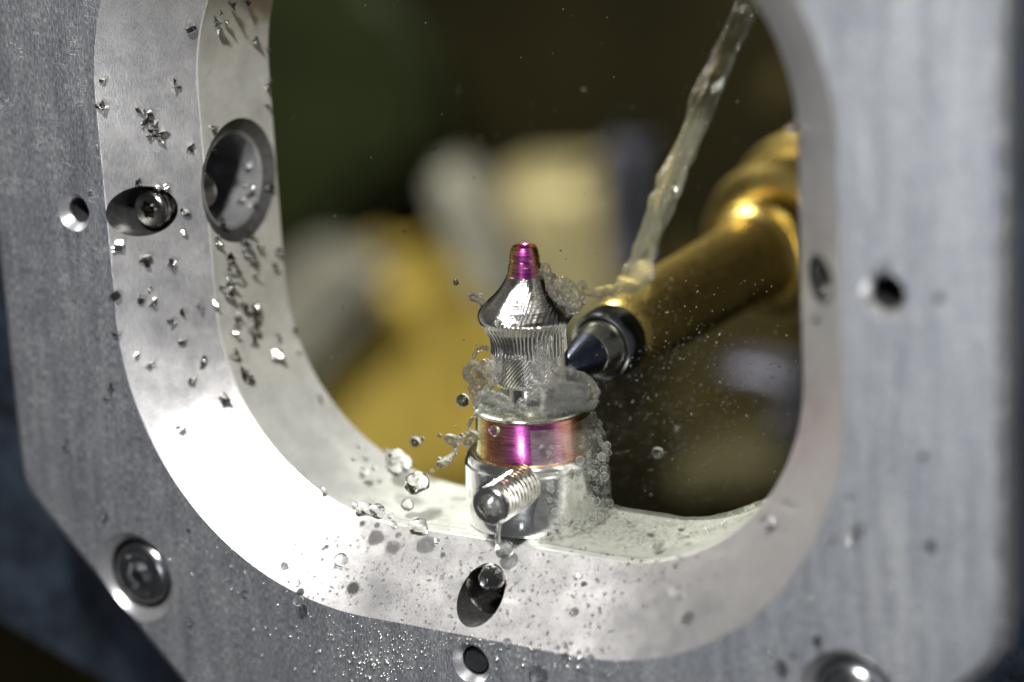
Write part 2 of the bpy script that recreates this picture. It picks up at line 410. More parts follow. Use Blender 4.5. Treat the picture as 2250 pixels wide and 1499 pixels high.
# ------------------------------------------------------------------ holder and workpiece
WX, WY, FZ = -.735, 1.52, CZ-HH+CH
base = Vector((WX, WY, FZ))
holder = empty('abutment_holder', base, 'polished steel cylinder standing on the frame floor under the purple collar', 'holder')
hb = lathe([(.60, 0), (.70, 0), (.715, .02), (.715, .60), (.71, .635), (.69, .655), (.685, .70), (.66, .735), (.625, .735), (.62, .72)], 160, M_POLISH, angle=30)
link('holder_body', hb, holder)
link('bronze_ring', lathe([(.62, .722), (.632, .742), (.60, .748), (.59, .74)], 128, simple('bronze_tinted_steel', (.62, .50, .34), 1, .2, .2, 14, .2), angle=30), holder)
se = at(1074, 1113, .28)
scr = link('set_screw', socket_screw(.215, .9, .125, .16, thread=.07, pitch=.062, mat=M_THREAD, n=120), holder, loc=se-base, rot=ALONG_Y)
ab = empty('milled_abutment', base+Vector((0, 0, .72)), 'milled titanium crown abutment with purple collar and tip standing in the holder', 'workpiece')
B = .72
link('anodised_collar', lathe([(.595, .0), (.60, .004), (.60, .06), (.585, .14), (.575, .44), (.56, .455)], 160, M_ANO, angle=40), ab)
link('shoulder_disc', lathe([(.545, .455), (.59, .462), (.60, .475), (.598, .492), (.57, .505), (.30, .50), (.28, .50)], 160, M_DISC, angle=30), ab)
link('stem', lathe([(.27, .49), (.24, .55), (.235, .74), (.30, .80)], 64, M_TI), ab)
def body_mesh():
    ns, vs, fs = 920, [], []
    low = [(.20, .70), (.34, .72), (.385, .745), (.39, .80), (.392, 1.00)]
    PA = low+[(.395, 1.2), (.402, 1.30), (.43, 1.36), (.472, 1.412), (.468, 1.422), (.41, 1.455), (.33, 1.53), (.26, 1.64), (.21, 1.75), (.183, 1.845)]
    PB = low+[(.378, 1.12), (.386, 1.20), (.425, 1.28), (.475, 1.355), (.498, 1.43), (.488, 1.48), (.43, 1.55), (.345, 1.62), (.27, 1.70), (.215, 1.78), (.183, 1.845)]
    def pr(P, z):
        for (r0, z0), (r1, z1) in zip(P, P[1:]):
            if z <= z1: t = (z-z0)/(z1-z0); return r0+(r1-r0)*max(0, t)
        return P[-1][0]
    N = 190; z0, z1 = low[0][1], 1.845
    PAs = [pr(PA, z0+(z1-z0)*j/N) for j in range(N+1)]
    PBs = [(pr(PB, z0+(z1-z0)*j/N-.02)+pr(PB, z0+(z1-z0)*j/N)*2+pr(PB, z0+(z1-z0)*j/N+.02))/4 for j in range(N+1)]
    for j in range(N+1):
        z = z0+(z1-z0)*(j/N)
        for i in range(ns):
            a = 2*PI*i/ns
            wt = .5+.5*math.cos(a-R(5)); wt = wt*wt*(3-2*wt)
            r = PAs[j]*wt+PBs[j]*(1-wt)
            r *= 1+.018*math.cos(3*a+1)*min(1, (z-.7)*3)
            bend = 0
            if z < 1.06: bend = (1.06-z)*2.3
            if z > 1.36: bend = -(z-1.36)*(2.6+1.6*math.sin(a*2+.6))
            n_ = 60
            ph = ((a+bend+.06*noise.noise(Vector((math.cos(a)*2, math.sin(a)*2, z*3))))*n_/(2*PI)) % 1; sc_ = 1-(2*ph-1)**2
            amp = .0125 if z < 1.40 else .0085*max(.12, (1.845-z)/.44)
            r -= amp*sc_
            if z > 1.43: r += .0011*math.sin(z*260+math.sin(a*3)*2.5)
            vs.append((r*math.cos(a), r*math.sin(a), z))
    for j in range(N):
        for i in range(ns):
            k = (i+1) % ns; fs.append((j*ns+i, j*ns+k, (j+1)*ns+k, (j+1)*ns+i))
    fs.append(tuple(range(ns-1, -1, -1))); fs.append(tuple(N*ns+i for i in range(ns)))
    return mesh('body', vs, fs, M_TI, angle=70)
link('milled_body', body_mesh(), ab)
link('anodised_tip', lathe([(.176, 1.82), (.183, 1.838), (.163, 1.945), (.158, 1.95), (.150, 1.985), (.148, 2.01), (.152, 2.022), (.136, 2.10), (.119, 2.135), (.112, 2.135), (.103, 2.12), (.09, 1.95)], 96, M_ANO, angle=25), ab)

# ------------------------------------------------------------------ spindle and cutting tool
u = Vector((0, math.cos(R(0.4)), math.sin(R(0.4))))
T0 = at(1293, 779, 2.42)
sp = empty('milling_spindle', T0, 'gold coated milling spindle with steel collet and blued cutter reaching in from behind', 'spindle')
sp.rotation_mode = 'QUATERNION'; sp.rotation_quaternion = u.to_track_quat('Z', 'Y')
link('cutter', lathe([(.02, -.60), (.06, -.56), (.115, -.38), (.17, -.20), (.222, .0), (.20, .012)], 64, M_CUT, angle=30), sp)
link('collet_nose', lathe([(.20, -.002), (.226, .012), (.285, .22), (.295, .30), (.295, .42)], 96, M_NOSE, angle=30), sp)
link('collet_nut', lathe([(.30, .40), (.305, .27), (.33, .24), (.35, .25), (.365, .29), (.38, .40), (.385, .54), (.36, .60)], 96, M_NUT, angle=30), sp)
link('shaft', lathe([(.33, .55), (.36, .58), (.40, .72), (.455, 1.6), (.475, 3.5), (.49, 3.7), (.52, 3.86), (.58, 3.93)], 96, M_GOLDS, angle=30), sp)
link('shoulder_ring', lathe([(.4, 3.88), (.58, 3.90), (.64, 3.95), (.675, 4.05), (.67, 4.24), (.60, 4.34), (.4, 4.36)], 96, M_GOLD, angle=30), sp)
link('spindle_body', lathe([(.3, 4.32), (.55, 4.34), (.84, 4.36), (.92, 4.41), (.95, 4.52), (.96, 5.2), (.93, 5.28), (.93, 5.36), (1.06, 5.42), (1.10, 5.5), (1.10, 6.0), (1.0, 6.1), (1.0, 9)], 96, M_GOLDS, angle=30), sp)

# ------------------------------------------------------------------ machine chamber behind
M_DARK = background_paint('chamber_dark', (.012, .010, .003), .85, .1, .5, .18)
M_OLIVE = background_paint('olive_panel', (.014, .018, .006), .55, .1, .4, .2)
M_YEL = background_paint('brass_block', (.47, .35, .075), .5, .25, .4, .16)
M_TAN = background_paint('tan_block', (.38, .33, .17), .5, .2, .4, .3)
M_LIL = background_paint('grey_anodised', (.10, .10, .125), .4, .4, .25, .4)
M_GRY = background_paint('grey_cast', (.27, .26, .21), .5, .3, .3, .4)
M_BRN = background_paint('brown_dark', (.045, .036, .012), .5, .2, .5, .4)
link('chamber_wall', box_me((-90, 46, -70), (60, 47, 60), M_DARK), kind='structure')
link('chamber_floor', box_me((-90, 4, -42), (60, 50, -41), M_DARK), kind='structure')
def slab(name, pix, y, th, mat, bev, label, cat, group=None):
    """a block whose front outline is given by photograph pixels at depth y"""
    y = y*2.15; th = th*1.8; bev = bev*2.0
    pts = [at(px, py, y) for px, py in pix]
    c = sum(pts, Vector())/len(pts)
    me = prism([(p.x-c.x, p.z-c.z) for p in pts], 0, th, mat, bev)
    return link(name, me, loc=c, label=label, category=cat, **({'group': group} if group else {}))
slab('guard_panel', [(430, -260), (430, 600), (700, 560), (820, 430), (930, 380), (960, 250), (900, 60), (790, -60), (620, -240)], 17, 1.0, M_OLIVE, .3, 'dark olive guard panel blurred at the upper left of the window', 'panel')
slab('brass_clamp', [(560, 640), (640, 590), (760, 560), (870, 610), (930, 700), (960, 800), (1010, 930), (1060, 1150), (600, 1150)], 15, 2.0, M_YEL, .45, 'large blurred brass yellow clamp block left of the abutment', 'clamp')
slab('grey_cover', [(540, 660), (620, 545), (760, 530), (850, 580), (840, 650), (760, 720), (690, 800), (620, 900)], 14.2, .5, M_GRY, .25, 'pale grey cover over the upper left corner of the brass clamp', 'cover')
slab('steel_strut', [(925, 370), (990, 365), (1040, 470), (1085, 600), (1110, 700), (1040, 700), (985, 560), (935, 470)], 13, .8, M_GRY, .15, 'blurred grey diagonal strut behind the left side of the crown', 'strut')
slab('tan_carriage', [(1010, 395), (1290, 390), (1300, 560), (1330, 760), (1100, 800), (1060, 560)], 14.5, 1.6, M_TAN, .3, 'blurred tan yellow carriage block behind the purple tip', 'carriage')
slab('brass_rail', [(1000, 700), (1110, 640), (1180, 860), (1120, 1100), (1030, 1000)], 15.5, .8, M_YEL, .2, 'narrow yellow rail showing between clamp and crown', 'rail')
slab('grey_post', [(1305, 285), (1385, 290), (1385, 420), (1370, 560), (1400, 640), (1330, 640), (1300, 520)], 11, .8, M_LIL, .2, 'blurred lilac grey post left of the coolant stream', 'post')
slab('grey_bar', [(1560, 800), (1640, 795), (1760, 830), (1760, 885), (1660, 875), (1570, 845)], 9, .5, M_LIL, .12, 'short lilac grey bar blurred below the spindle', 'bar')
slab('dark_bracket', [(1300, 560), (1420, 520), (1760, 760), (1760, 1010), (1500, 1010), (1330, 900)], 16, 1, M_BRN, .2, 'very dark brown bracket behind the spindle', 'bracket')
slab('dim_block', [(1450, 1010), (1600, 975), (1720, 1000), (1740, 1120), (1440, 1120)], 11, .8, background_paint('olive_casting', (.065, .057, .026), .6), .2, 'dim olive block just above the frame floor on the right', 'block')
slab('dim_boss', [(1640, 170), (1700, 140), (1760, 160), (1760, 260), (1700, 270), (1650, 240)], 15, .8, M_BRN, .2, 'dim brown boss blurred beside the right chamfer near the top', 'boss')
slab('grey_fitting', [(1680, 900), (1730, 890), (1750, 930), (1740, 990), (1700, 1000), (1675, 950)], 10, .6, M_LIL, .12, 'blurred bluish grey fitting at the lower right rim of the window', 'fitting')

# ------------------------------------------------------------------ metal chips lying on the frame
_bm = bmesh.new(); _bm.from_mesh(frame.data); SURF = BVHTree.FromBMesh(_bm)   # drilled frame now
def lump_normalise(vs):
    m = max(v.length for v in vs); return [v/m for v in vs]
def chip_mesh(kind, rnd, mat=M_CHIP):
    vs, fs = [], []
    if kind == 0:      # curled ribbon
        n = 9; turns = rnd.uniform(1.1, 1.7)*PI; wd = rnd.uniform(.35, .6)
        for i in range(n):
            t = i/(n-1); a = t*turns; r = .55+.25*t
            wv = wd*(.35+.65*math.sin(PI*min(1, t+.15)))
            c = Vector((r*math.cos(a)-.2, 0, r*math.sin(a)-.1)); d = Vector((math.cos(a), 0, math.sin(a)))
            for q in ((-wv, -.045), (wv, -.045), (wv, .045), (-wv, .045)):
                vs.append(c+Vector((0, q[0]+.25*t, 0))+d*q[1])
        for i in range(n-1):
            for k in range(4): fs.append((i*4+k, i*4+(k+1) % 4, i*4+4+(k+1) % 4, i*4+4+k))
        fs += [(3, 2, 1, 0), ((n-1)*4, (n-1)*4+1, (n-1)*4+2, (n-1)*4+3)]
    elif kind == 1:    # folded comma shaped flake
        n = 7
        for i in range(n):
            t = i/(n-1); a = -.4+t*2.1; r = 1-.25*t
            c = Vector((math.cos(a)*r, math.sin(a)*r, .25*math.sin(t*3))); i_ = Vector((math.cos(a)*.15*r, math.sin(a)*.1, .75*(1-.5*t)))
            for p in (c, i_, i_+Vector((.03, .02, .08)), c+Vector((.0, .0, .09))): vs.append(p)
        for i in range(n-1):
            for k in range(4): fs.append((i*4+k, i*4+(k+1) % 4, i*4+4+(k+1) % 4, i*4+4+k))
        fs += [(3, 2, 1, 0), ((n-1)*4, (n-1)*4+1, (n-1)*4+2, (n-1)*4+3)]
    elif kind == 3:    # cone shaped flake with a sharp tip
        n = 8; span = rnd.uniform(2.0, 3.4)
        for i in range(n):
            a = -span/2+span*i/(n-1); r = .8+.25*math.sin(i*1.9+span)
            p = Vector((r*math.cos(a)-.4, r*math.sin(a), .0)); q = Vector((-.35+.1*math.cos(a), .1*math.sin(a), .95))
            m_ = (p+q)/2+Vector((-.12*math.cos(a), -.12*math.sin(a), -.05))
            d_ = Vector((math.cos(a), math.sin(a), .3))*.035
            for c in (p, m_, q): vs += [c+d_, c-d_]
        for i in range(n-1):
            b, c = i*6, i*6+6
            for x, y in ((0, 2), (2, 4)): fs += [(b+x, c+x, c+y, b+y), (b+x+1, b+y+1, c+y+1, c+x+1)]
            fs += [(b, b+1, c+1, c), (b+4, c+4, c+5, b+5)]
        fs += [(0, 2, 3, 1), (2, 4, 5, 3)]; b = (n-1)*6; fs += [(b, b+1, b+3, b+2), (b+2, b+3, b+5, b+4)]
    else:              # bent triangular shard
        a = [Vector((-1, -.5, 0)), Vector((.9, -.35, .15)), Vector((.1, .9, .1)), Vector((.0, -.05, rnd.uniform(.6, .95)))]
        b = [p*.9+Vector((0, 0, -.12)) for p in a]; vs = a+b
        fs = [(0, 1, 3), (1, 2, 3), (4, 7, 5), (5, 7, 6), (0, 4, 5, 1), (1, 5, 6, 2), (2, 6, 7, 3), (3, 7, 4, 0)]
    for v in vs: v += noise.noise_vector(v*1.7+Vector((kind, 0, rnd.random()*9)))*.12
    vs = lump_normalise([Vector(v) for v in vs])
    return mesh('chip', vs, fs, mat, angle=30)
rnd = random.Random(3)
M_CHIPB = simple('glint_toned_chip', (.62, .61, .58), 1, .1, .3, 30, .2)  # paler base colour stands in for glints on wet chips
CHIPS = [chip_mesh(k, rnd, M_CHIPB if i % 4 == 3 else M_CHIP) for i, k in enumerate((3, 0, 3, 0, 1, 3, 0, 3, 3, 3, 0, 1))]
def put_chip(px, py, size, label, group, lift=.45):
    h = SURF.ray_cast(CAM, ray(px, py))
    if h[0] is None: return None
    P, Nn = h[0], h[1]
    if Nn.dot(FW) > 0: Nn = -Nn
    pxcm = FPX/((P-CAM).dot(FW)); s = size/2/pxcm*1.42
    o = link('metal_chip', rnd.choice(CHIPS), loc=P+Nn*s*lift, scale=(s*rnd.uniform(.8, 1.2), s*rnd.uniform(.7, 1.1), s*rnd.uniform(.8, 1.1)),
             label=label, category='metal chip', group=group)
    o.rotation_mode = 'QUATERNION'
    o.rotation_quaternion = Nn.to_track_quat('Z', 'Y') @ Vector((rnd.uniform(-.6, .6), rnd.uniform(-.6, .6), 1)).to_track_quat('Z', 'Y')
    o.rotation_quaternion = o.rotation_quaternion @ Matrix.Rotation(rnd.uniform(0, 6.28), 3, 'Z').to_quaternion()
    return o
G1, G2, G3 = 'metal chips on the left chamfer', 'metal chips on the left inner wall', 'metal chips on the frame face'
single = [
 (413, 62, 26, 'dark folded chip on the upper chamfer beside the inner wall edge', G1), (222, 175, 22, 'small bright twisted chip at the upper left edge of the chamfer', G1),
 (385, 187, 28, 'dark pointed chip in the upper middle of the chamfer', G1), (222, 232, 30, 'dark wedge chip on the left chamfer edge above the curled cluster', G1),
 (418, 325, 24, 'folded chip on the chamfer level with the top of the side bore', G1), (300, 400, 20, 'small upright chip just above the grub screw bore', G1),
 (403, 462, 28, 'oily chip to the right of the grub screw bore', G1), (262, 532, 34, 'dark striped chip just below the grub screw bore at the left edge', G1),
 (400, 517, 24, 'pale ragged chip below and right of the grub screw bore', G1), (320, 571, 34, 'flat ribbed chip in the middle of the chamfer below the grub screw', G1),
 (375, 575, 30, 'comma shaped chip right of the flat ribbed chip', G1), (336, 630, 14, 'tiny bright chip in the middle of the left chamfer', G1),
 (403, 936, 30, 'lone black chip on the blazing white part of the chamfer', G1), (490, 877, 34, 'pair shaped black chip near the inner edge above the white glare', G1),
 (200, 424, 14, 'tiny black chip on the face beside the small left hole', G3), (252, 845, 26, 'bright edged chip on the dark face at the chamfer edge', G3),
 (236, 878, 16, 'small chip on the dark face below the bright edged chip', G3), (152, 980, 24, 'small glassy chip on the dark face far left', G3),
]
for a in single: put_chip(*a)
ORD = 'topmost second third fourth fifth sixth seventh eighth ninth tenth eleventh twelfth thirteenth fourteenth fifteenth sixteenth seventeenth eighteenth'.split()
def put_chips(items, what, where, group, size=None):
    its = sorted(items, key=lambda t: t[1])
    for k, t in enumerate(its):
        lab = ('topmost '+what if k == 0 else 'lowest '+what if k == len(its)-1 else what+' '+ORD[k]+' from the top')+' '+where
        put_chip(t[0], t[1], size or t[2], lab, group)
put_chips(((309, 243), (321, 250), (326, 262), (312, 269), (331, 284), (345, 297), (330, 300), (360, 296), (338, 273), (352, 308)), 'curled dark chip', 'in the dense cluster high on the left chamfer', 'chips clustered high on the left chamfer', 25)
put_chips(((338, 415), (366, 416), (362, 436), (373, 444), (352, 424), (345, 410)), 'shiny chip', 'of those heaped over the grub screw bore', 'chips heaped over the grub screw', 21)
_c = ((250, 545, 16), (257, 646, 26), (312, 658, 22), (337, 666, 22), (409, 688, 26), (438, 673, 24), (376, 705, 20), (262, 726, 26),
                  (395, 750, 24), (293, 781, 20), (328, 799, 28), (448, 787, 25), (443, 807, 13), (427, 843, 26), (330, 640, 10), (395, 1060, 8))
put_chips([c for c in _c if c[0] < 330], 'small dark chip', 'along the outer side of the left chamfer', 'chips scattered down the left chamfer')
put_chips([c for c in _c if c[0] >= 330], 'small dark chip', 'nearer the inner edge of the light chamfer', 'chips scattered down the left chamfer')
put_chips(((503, 10, 26), (540, 5, 20), (466, 38, 22), (470, 52, 20), (476, 66, 22), (491, 44, 20), (480, 30, 16), (555, 87, 22)), 'wiry dark chip', 'in the tangle high on the left inner wall', 'chips at the top of the inner wall')
put_chips(((598, 68, 24), (592, 90, 24), (580, 112, 18), (583, 180, 20), (584, 195, 16), (585, 238, 16), (590, 410, 24), (585, 418, 18)), 'glinting chip', 'along the rear rim of the left inner wall', 'chips on the rear rim of the inner wall')
put_chips(((464, 285, 26), (471, 322, 20), (458, 378, 22), (462, 392, 16), (467, 455, 24), (482, 500, 22), (490, 488, 18), (470, 522, 20), (472, 534, 18)), 'bright edged chip', 'between the chamfer edge and the side bore', 'chips beside the side bore')
put_chips(((548, 357, 22), (541, 410, 15), (560, 415, 18), (548, 436, 22), (538, 447, 16), (555, 430, 14), (530, 445, 14), (556, 452, 14)), 'wet glinting chip', 'lying inside the side bore', 'chips inside the side bore')
_c = ((540, 516, 24), (534, 536, 24), (545, 556, 28), (556, 540, 22), (525, 530, 24), (605, 551, 22), (595, 586, 20), (497, 563, 24), (497, 590, 22), (490, 610, 24), (512, 605, 30),
                  (483, 630, 26), (500, 648, 28), (473, 668, 22), (530, 678, 24), (555, 672, 26), (551, 691, 26), (515, 690, 22), (512, 703, 20), (552, 720, 28), (550, 746, 24), (510, 736, 20),
                  (508, 775, 26), (525, 822, 28), (545, 833, 24), (598, 783, 34), (606, 747, 18), (640, 732, 18), (650, 775, 14), (692, 884, 22), (500, 625, 24), (545, 570, 22), (505, 580, 18), (530, 548, 20), (570, 545, 14), (555, 605, 16))
for lo, hi, wh in ((0, 505, 'of the inner wall beside the chamfer edge'), (505, 541, 'on the front middle of the inner wall'), (541, 2000, 'on the rear half of the inner wall')):
    put_chips([c for c in _c if lo <= c[0] < hi], 'wet steel chip', wh, 'chips below the side bore')
put_chips(((1830, 1182, 22), (1880, 1170, 34), (2030, 1000, 20), (2050, 1192, 34), (1800, 1410, 30), (1720, 1465, 34), (1695, 1432, 20), (1745, 1440, 16), (1867, 1092, 12)), 'blurred wet speck', 'scattered on the right hand face', 'blurred chips on the right face')
put_chips(((1752, 278, 26), (1770, 290, 18), (1795, 590, 22), (1803, 650, 30), (1800, 678, 18), (1800, 700, 18)), 'blurred shiny chip', 'by the bore in the right chamfer', 'blurred chips on the right chamfer')

# ------------------------------------------------------------------ coolant: drops, splash, stream, film
def drop_mesh(seed, lump=.14, sub=4):
    bm = bmesh.new(); bmesh.ops.create_icosphere(bm, subdivisions=sub, radius=1)
    o = Vector((seed*3.1, seed*1.7, 0))
    for v in bm.verts:
        v.co *= 1+lump*noise.noise(v.co*.9+o)+lump*.25*noise.noise(v.co*2.6+o)
    me = bpy.data.meshes.new('drop'); bm.to_mesh(me); bm.free(); me.materials.append(M_WATER); me.shade_smooth(); return me
DROPS = [drop_mesh(i, l) for i, l in enumerate((.05, .12, .25, .4, .6))]
LB = None
def put_drop(P, size, label, group=None, lumpy=1, stretch=(1, 1, 1), name='water_drop'):
    pxcm = FPX/((P-CAM).dot(FW)); s = size/2/pxcm
    o = link(name, DROPS[min(4, lumpy)], loc=P, scale=(s*stretch[0], s*stretch[1], s*stretch[2]), rot=(rnd.random()*6, rnd.random()*6, rnd.random()*6) if stretch == (1, 1, 1) else (0, rnd.uniform(-.4, .4), 0),
             label=label, category='water drop')
    if group: o['group'] = group
    return o
def above(px, py, sx, sy):
    """a point seen at px,py whose flash shadow falls near sx,sy"""
    h = SURF.ray_cast(CAM, ray(sx, sy))
    if h[0] is None: return at(px, py, .9)
    P = h[0]; L = (KEY-P).normalized(); best = None
    for k in range(1, 120):
        Q = P+L*(k*.03); x, y = proj(Q); e = (x-px)**2+(y-py)**2
        if best is None or e < best[0]: best = (e, Q)
    Q = best[1]; z = (Q-CAM).dot(FW); d = ray(px, py); return CAM+d*(z/d.dot(FW))
# drops caught in the air, each with the spot its shadow falls on
air = [
 (920, 1158, 42, 928, 1202, 2, 'flat oval drop in the air just above the lower chamfer edge'), (1108, 1208, 42, 1105, 1240, 1, 'round drop hanging below the set screw'),
 (1080, 1270, 56, 1062, 1335, 1, 'big bright drop in front of the threaded lower bore'), (912, 1062, 54, 897, 1140, 3, 'large lumpy drop left of the steel holder'),
 (872, 1018, 48, 800, 1060, 4, 'large foamy drop above the lumpy one left of the holder'), (750, 1232, 32, 753, 1305, 1, 'bright drop over the chamfer at lower left'),
 (652, 1281, 20, 652, 1308, 1, 'round drop at the left end of the lower chamfer edge'), (1262, 1346, 22, 1272, 1330, 1, 'round drop low on the chamfer right of the lower bore'),
 (1115, 1412, 20, 1113, 1420, 0, 'bead on the edge below the lower bore'), (1445, 996, 26, 1440, 1150, 0, 'round drop in the air right of the holder'),
 (1486, 944, 12, 1480, 1120, 0, 'tiny drop above and right of the round one'), (1488, 1302, 32, 1484, 1378, 0, 'blurred drop over the right part of the lower chamfer'),
 (1430, 1170, 22, 1425, 1222, 0, 'blurred bead over the foamy floor'), (1730, 1108, 20, 1728, 1118, 0, 'bead on the right chamfer by the frame floor end'),
 (800, 1118, 38, 797, 1195, 3, 'loose drop over the dark round shadow on the chamfer'), (830, 1124, 34, 843, 1215, 3, 'drop right of the one over the round shadow'),
 (780, 1112, 14, 783, 1158, 0, 'small bead at the left of the drops over the chamfer edge'), (818, 1130, 14, 820, 1160, 0, 'small bead in the middle of the drops over the chamfer edge'),
 (858, 1134, 15, 862, 1160, 0, 'small bead at the right of the drops over the chamfer edge'), (866, 1155, 15, 866, 1181, 0, 'bead just right of the drops over the chamfer edge'),
 (778, 1008, 12, 776, 1050, 0, 'tiny bead high over the inner wall left of the drops'), (822, 1028, 13, 820, 1060, 0, 'bead floating between the foamy drop and the wall'),
 (800, 1036, 20, 795, 1062, 2, 'drop beside the small bead over the floor of the frame'), (948, 1037, 8, 950, 1060, 0, 'very small bead in the gap left of the holder'),
 (790, 980, 12, 790, 1010, 0, 'bead over the curved inner wall'), (848, 990, 8, 848, 1020, 0, 'very small bead above the foamy drop'),
 (960, 1190, 14, 960, 1228, 1, 'small drop over the chamfer right of the flat oval drop'), (1275, 1267, 14, 1272, 1290, 0, 'blurred bead on the chamfer right of the lower bore'),
 (700, 1185, 8, 700, 1210, 0, 'very small bead over the bright chamfer'), (708, 1077, 14, 704, 1092, 1, 'bead at the bright inner edge of the chamfer'),

 (1684, 1150, 34, 1662, 1192, 2, 'blurred drop over the dark shadow on the right chamfer'), (1497, 1160, 18, 1484, 1206, 0, 'blurred bead over the front lip of the foamy floor'),
 (700, 1160, 12, 698, 1211, 0, 'bead over the white part of the lower chamfer'), (895, 1110, 26, 890, 1136, 2, 'drop low over the wet floor left of the flat oval drop'),
 (655, 1320, 24, 650, 1361, 1, 'bead over the dark face below the lower chamfer edge'),
]
for px, py, sz, sx, sy, lm, lab in air:
    put_drop(above(px, py, sx, sy), sz, lab, 'coolant drops in the air', lm)
for px, py, sz, yy, lab in ((1002, 621, 14, 1.5, 'small dark rimmed bead in the air left of the crown'), (912, 971, 24, 1.3, 'dark oval drop left of the splash arms'), (928, 965, 10, 1.3, 'satellite bead beside the dark oval drop'),
                        (958, 333, 9, 3, 'tiny bead high in the dark window'), (1283, 198, 12, 4, 'blurred bead near the top of the dark window'), (735, 475, 6, 1.5, 'tiny bead in the dark window right of the side bore'),
                        (1055, 303, 8, 4, 'faint bead in the dark above the tip'), (754, 676, 7, 1.5, 'tiny bead over the blurred clamp'), (726, 789, 6, 1.5, 'tiny bead low over the blurred clamp'),
                        (966, 958, 9, 1.4, 'bead between the oval drop and the splash'), (888, 512, 6, 2, 'tiny bead in the middle of the dark window'), (1232, 551, 5, 1.5, 'tiny bead right of the purple tip')):
    put_drop(at(px, py, yy), sz, lab, 'coolant drops in the air', 0)
# beads sitting on the metal
for px, py, sz, lab in ((230, 1132, 22, 'bright bead on the dark face above the cap screw'), (183, 1327, 18, 'blurred bead on the lower left face edge'), (420, 1366, 20, 'bead on the dark face right of the cap screw'),
                        (540, 1303, 16, 'dark bead on the face below the glare'), (365, 1240, 12, 'bead on the rim of the cap screw'), (417, 1164, 10, 'bead on the dark face under the white chamfer'),
                        (626, 1246, 20, 'long bead on the white chamfer'), (1185, 1482, 44, 'large splash bead at the bottom edge of the picture'), (1245, 1440, 16, 'bead beside the large bottom splash bead'),
                        (1300, 1445, 14, 'bead to the right of the bottom splash bead'), (1945, 587, 26, 'bright bead above the small right hole'), (2075, 658, 22, 'bead on the shallow dimple in the right face'),
                        (1690, 1165, 20, 'bright bead on the right chamfer below the floor'), (1612, 1120, 14, 'bead at the right end of the frame floor'), (2165, 1487, 14, 'blurred bead near the lower right corner'), (1797, 652, 30, 'bright bead at the lip of the right chamfer bore'), (1800, 700, 18, 'small bead below the right chamfer bore'),
                        (1752, 272, 22, 'blurred bead at the inner edge of the right chamfer up high'), (1772, 294, 18, 'fainter bead on the right chamfer up high'), (1890, 1162, 26, 'bright blurred bead on the right face beside the chamfer'), (1718, 1462, 28, 'blurred bead left of the lower right screw')):
    h = SURF.ray_cast(CAM, ray(px, py))
    if h[0] is not None: put_drop(h[0]+h[1]*.02, sz, lab, 'coolant beads on the frame', 1)

def water_body(name, chains, voxel, label, cat, mat=M_SPLASH, ripple=.02, rscale=6, smooth=3, group=None):
    """union of tapered chains of balls turned into one continuous skin of water"""
    bm = bmesh.new()
    for ch in chains:
        for (p, r), (q, s_) in zip(ch, ch[1:] or [ch[0]]):
            n = max(1, int((q-p).length/(min(r, s_)*.4)))
            for k in range(n+1):
                t = k/n; bmesh.ops.create_icosphere(bm, subdivisions=2, radius=r+(s_-r)*t, matrix=Matrix.Translation(p.lerp(q, t)))
    me = bpy.data.meshes.new(name); bm.to_mesh(me); bm.free()
    o = link(name, me, label=label, category=cat)
    if group: o['group'] = group
    m = o.modifiers.new('r', 'REMESH'); m.mode = 'VOXEL'; m.voxel_size = voxel; m.use_smooth_shade = True
    m = o.modifiers.new('s', 'SMOOTH'); m.factor = .6; m.iterations = smooth
    me = bake(o); me.materials.clear(); me.materials.append(mat)
    for v in me.vertices:
        v.co += noise.noise_vector(v.co*rscale)*ripple+noise.noise_vector(v.co*rscale*3)*ripple*.3
    me.shade_smooth()
    c = sum((v.co for v in me.vertices), Vector())/max(1, len(me.vertices)); me.transform(Matrix.Translation(-c)); o.location = c
    return o
def W(px, py, dy=0.0): return at(px, py, WY+dy)
# left arms of the splash crown
water_body('coolant_splash', [
    [(W(1072, 764, -.1), .02), (W(1048, 770, -.2), .028), (W(1041, 788, -.25), .022), (W(1040, 800, -.25), .04), (W(1038, 820, -.25), .105), (W(1052, 836, -.2), .10), (W(1060, 860, -.2), .05)],
    [(W(1068, 800, -.3), .06), (W(1085, 812, -.35), .08), (W(1095, 830, -.38), .06), (W(1075, 850, -.38), .035), (W(1060, 872, -.4), .04)],
    [(W(1040, 860, -.3), .055), (W(1050, 885, -.35), .05), (W(1062, 905, -.45), .03), (W(1045, 912, -.45), .025)],
    [(W(1100, 800, -.42), .03), (W(1098, 770, -.42), .014), (W(1096, 818, -.45), .04)]],
    .011, 'ragged arm of coolant thrown off the left side of the crown', 'splash', ripple=.017, rscale=14)
water_body('coolant_splash', [
    [(W(1050, 905, -.5), .03), (W(1035, 925, -.5), .028), (W(1030, 945, -.5), .02), (W(1033, 955, -.5), .05), (W(1048, 960, -.5), .045), (W(1060, 950, -.5), .03), (W(1078, 948, -.5), .04)],
    [(W(1033, 955, -.5), .05), (W(1028, 972, -.5), .06)], [(W(1010, 966, -.5), .03), (W(988, 966, -.5), .065)], [(W(1010, 966, -.5), .03), (W(1030, 960, -.5), .04)],
    [(W(1005, 978, -.5), .03), (W(996, 998, -.5), .018), (W(978, 1016, -.5), .055), (W(968, 1022, -.5), .045)], [(W(988, 968, -.5), .05), (W(1005, 980, -.5), .03)]],
    .011, 'broken thread of coolant with beads left of the purple collar', 'splash', ripple=.016, rscale=8)
put_drop(W(1017, 880, -.3), 30, 'glassy bead on a short neck left of the splash', None, 1)
put_drop(W(1087, 947, -.75), 24, 'white glinting drop in front of the purple collar', None, 2)
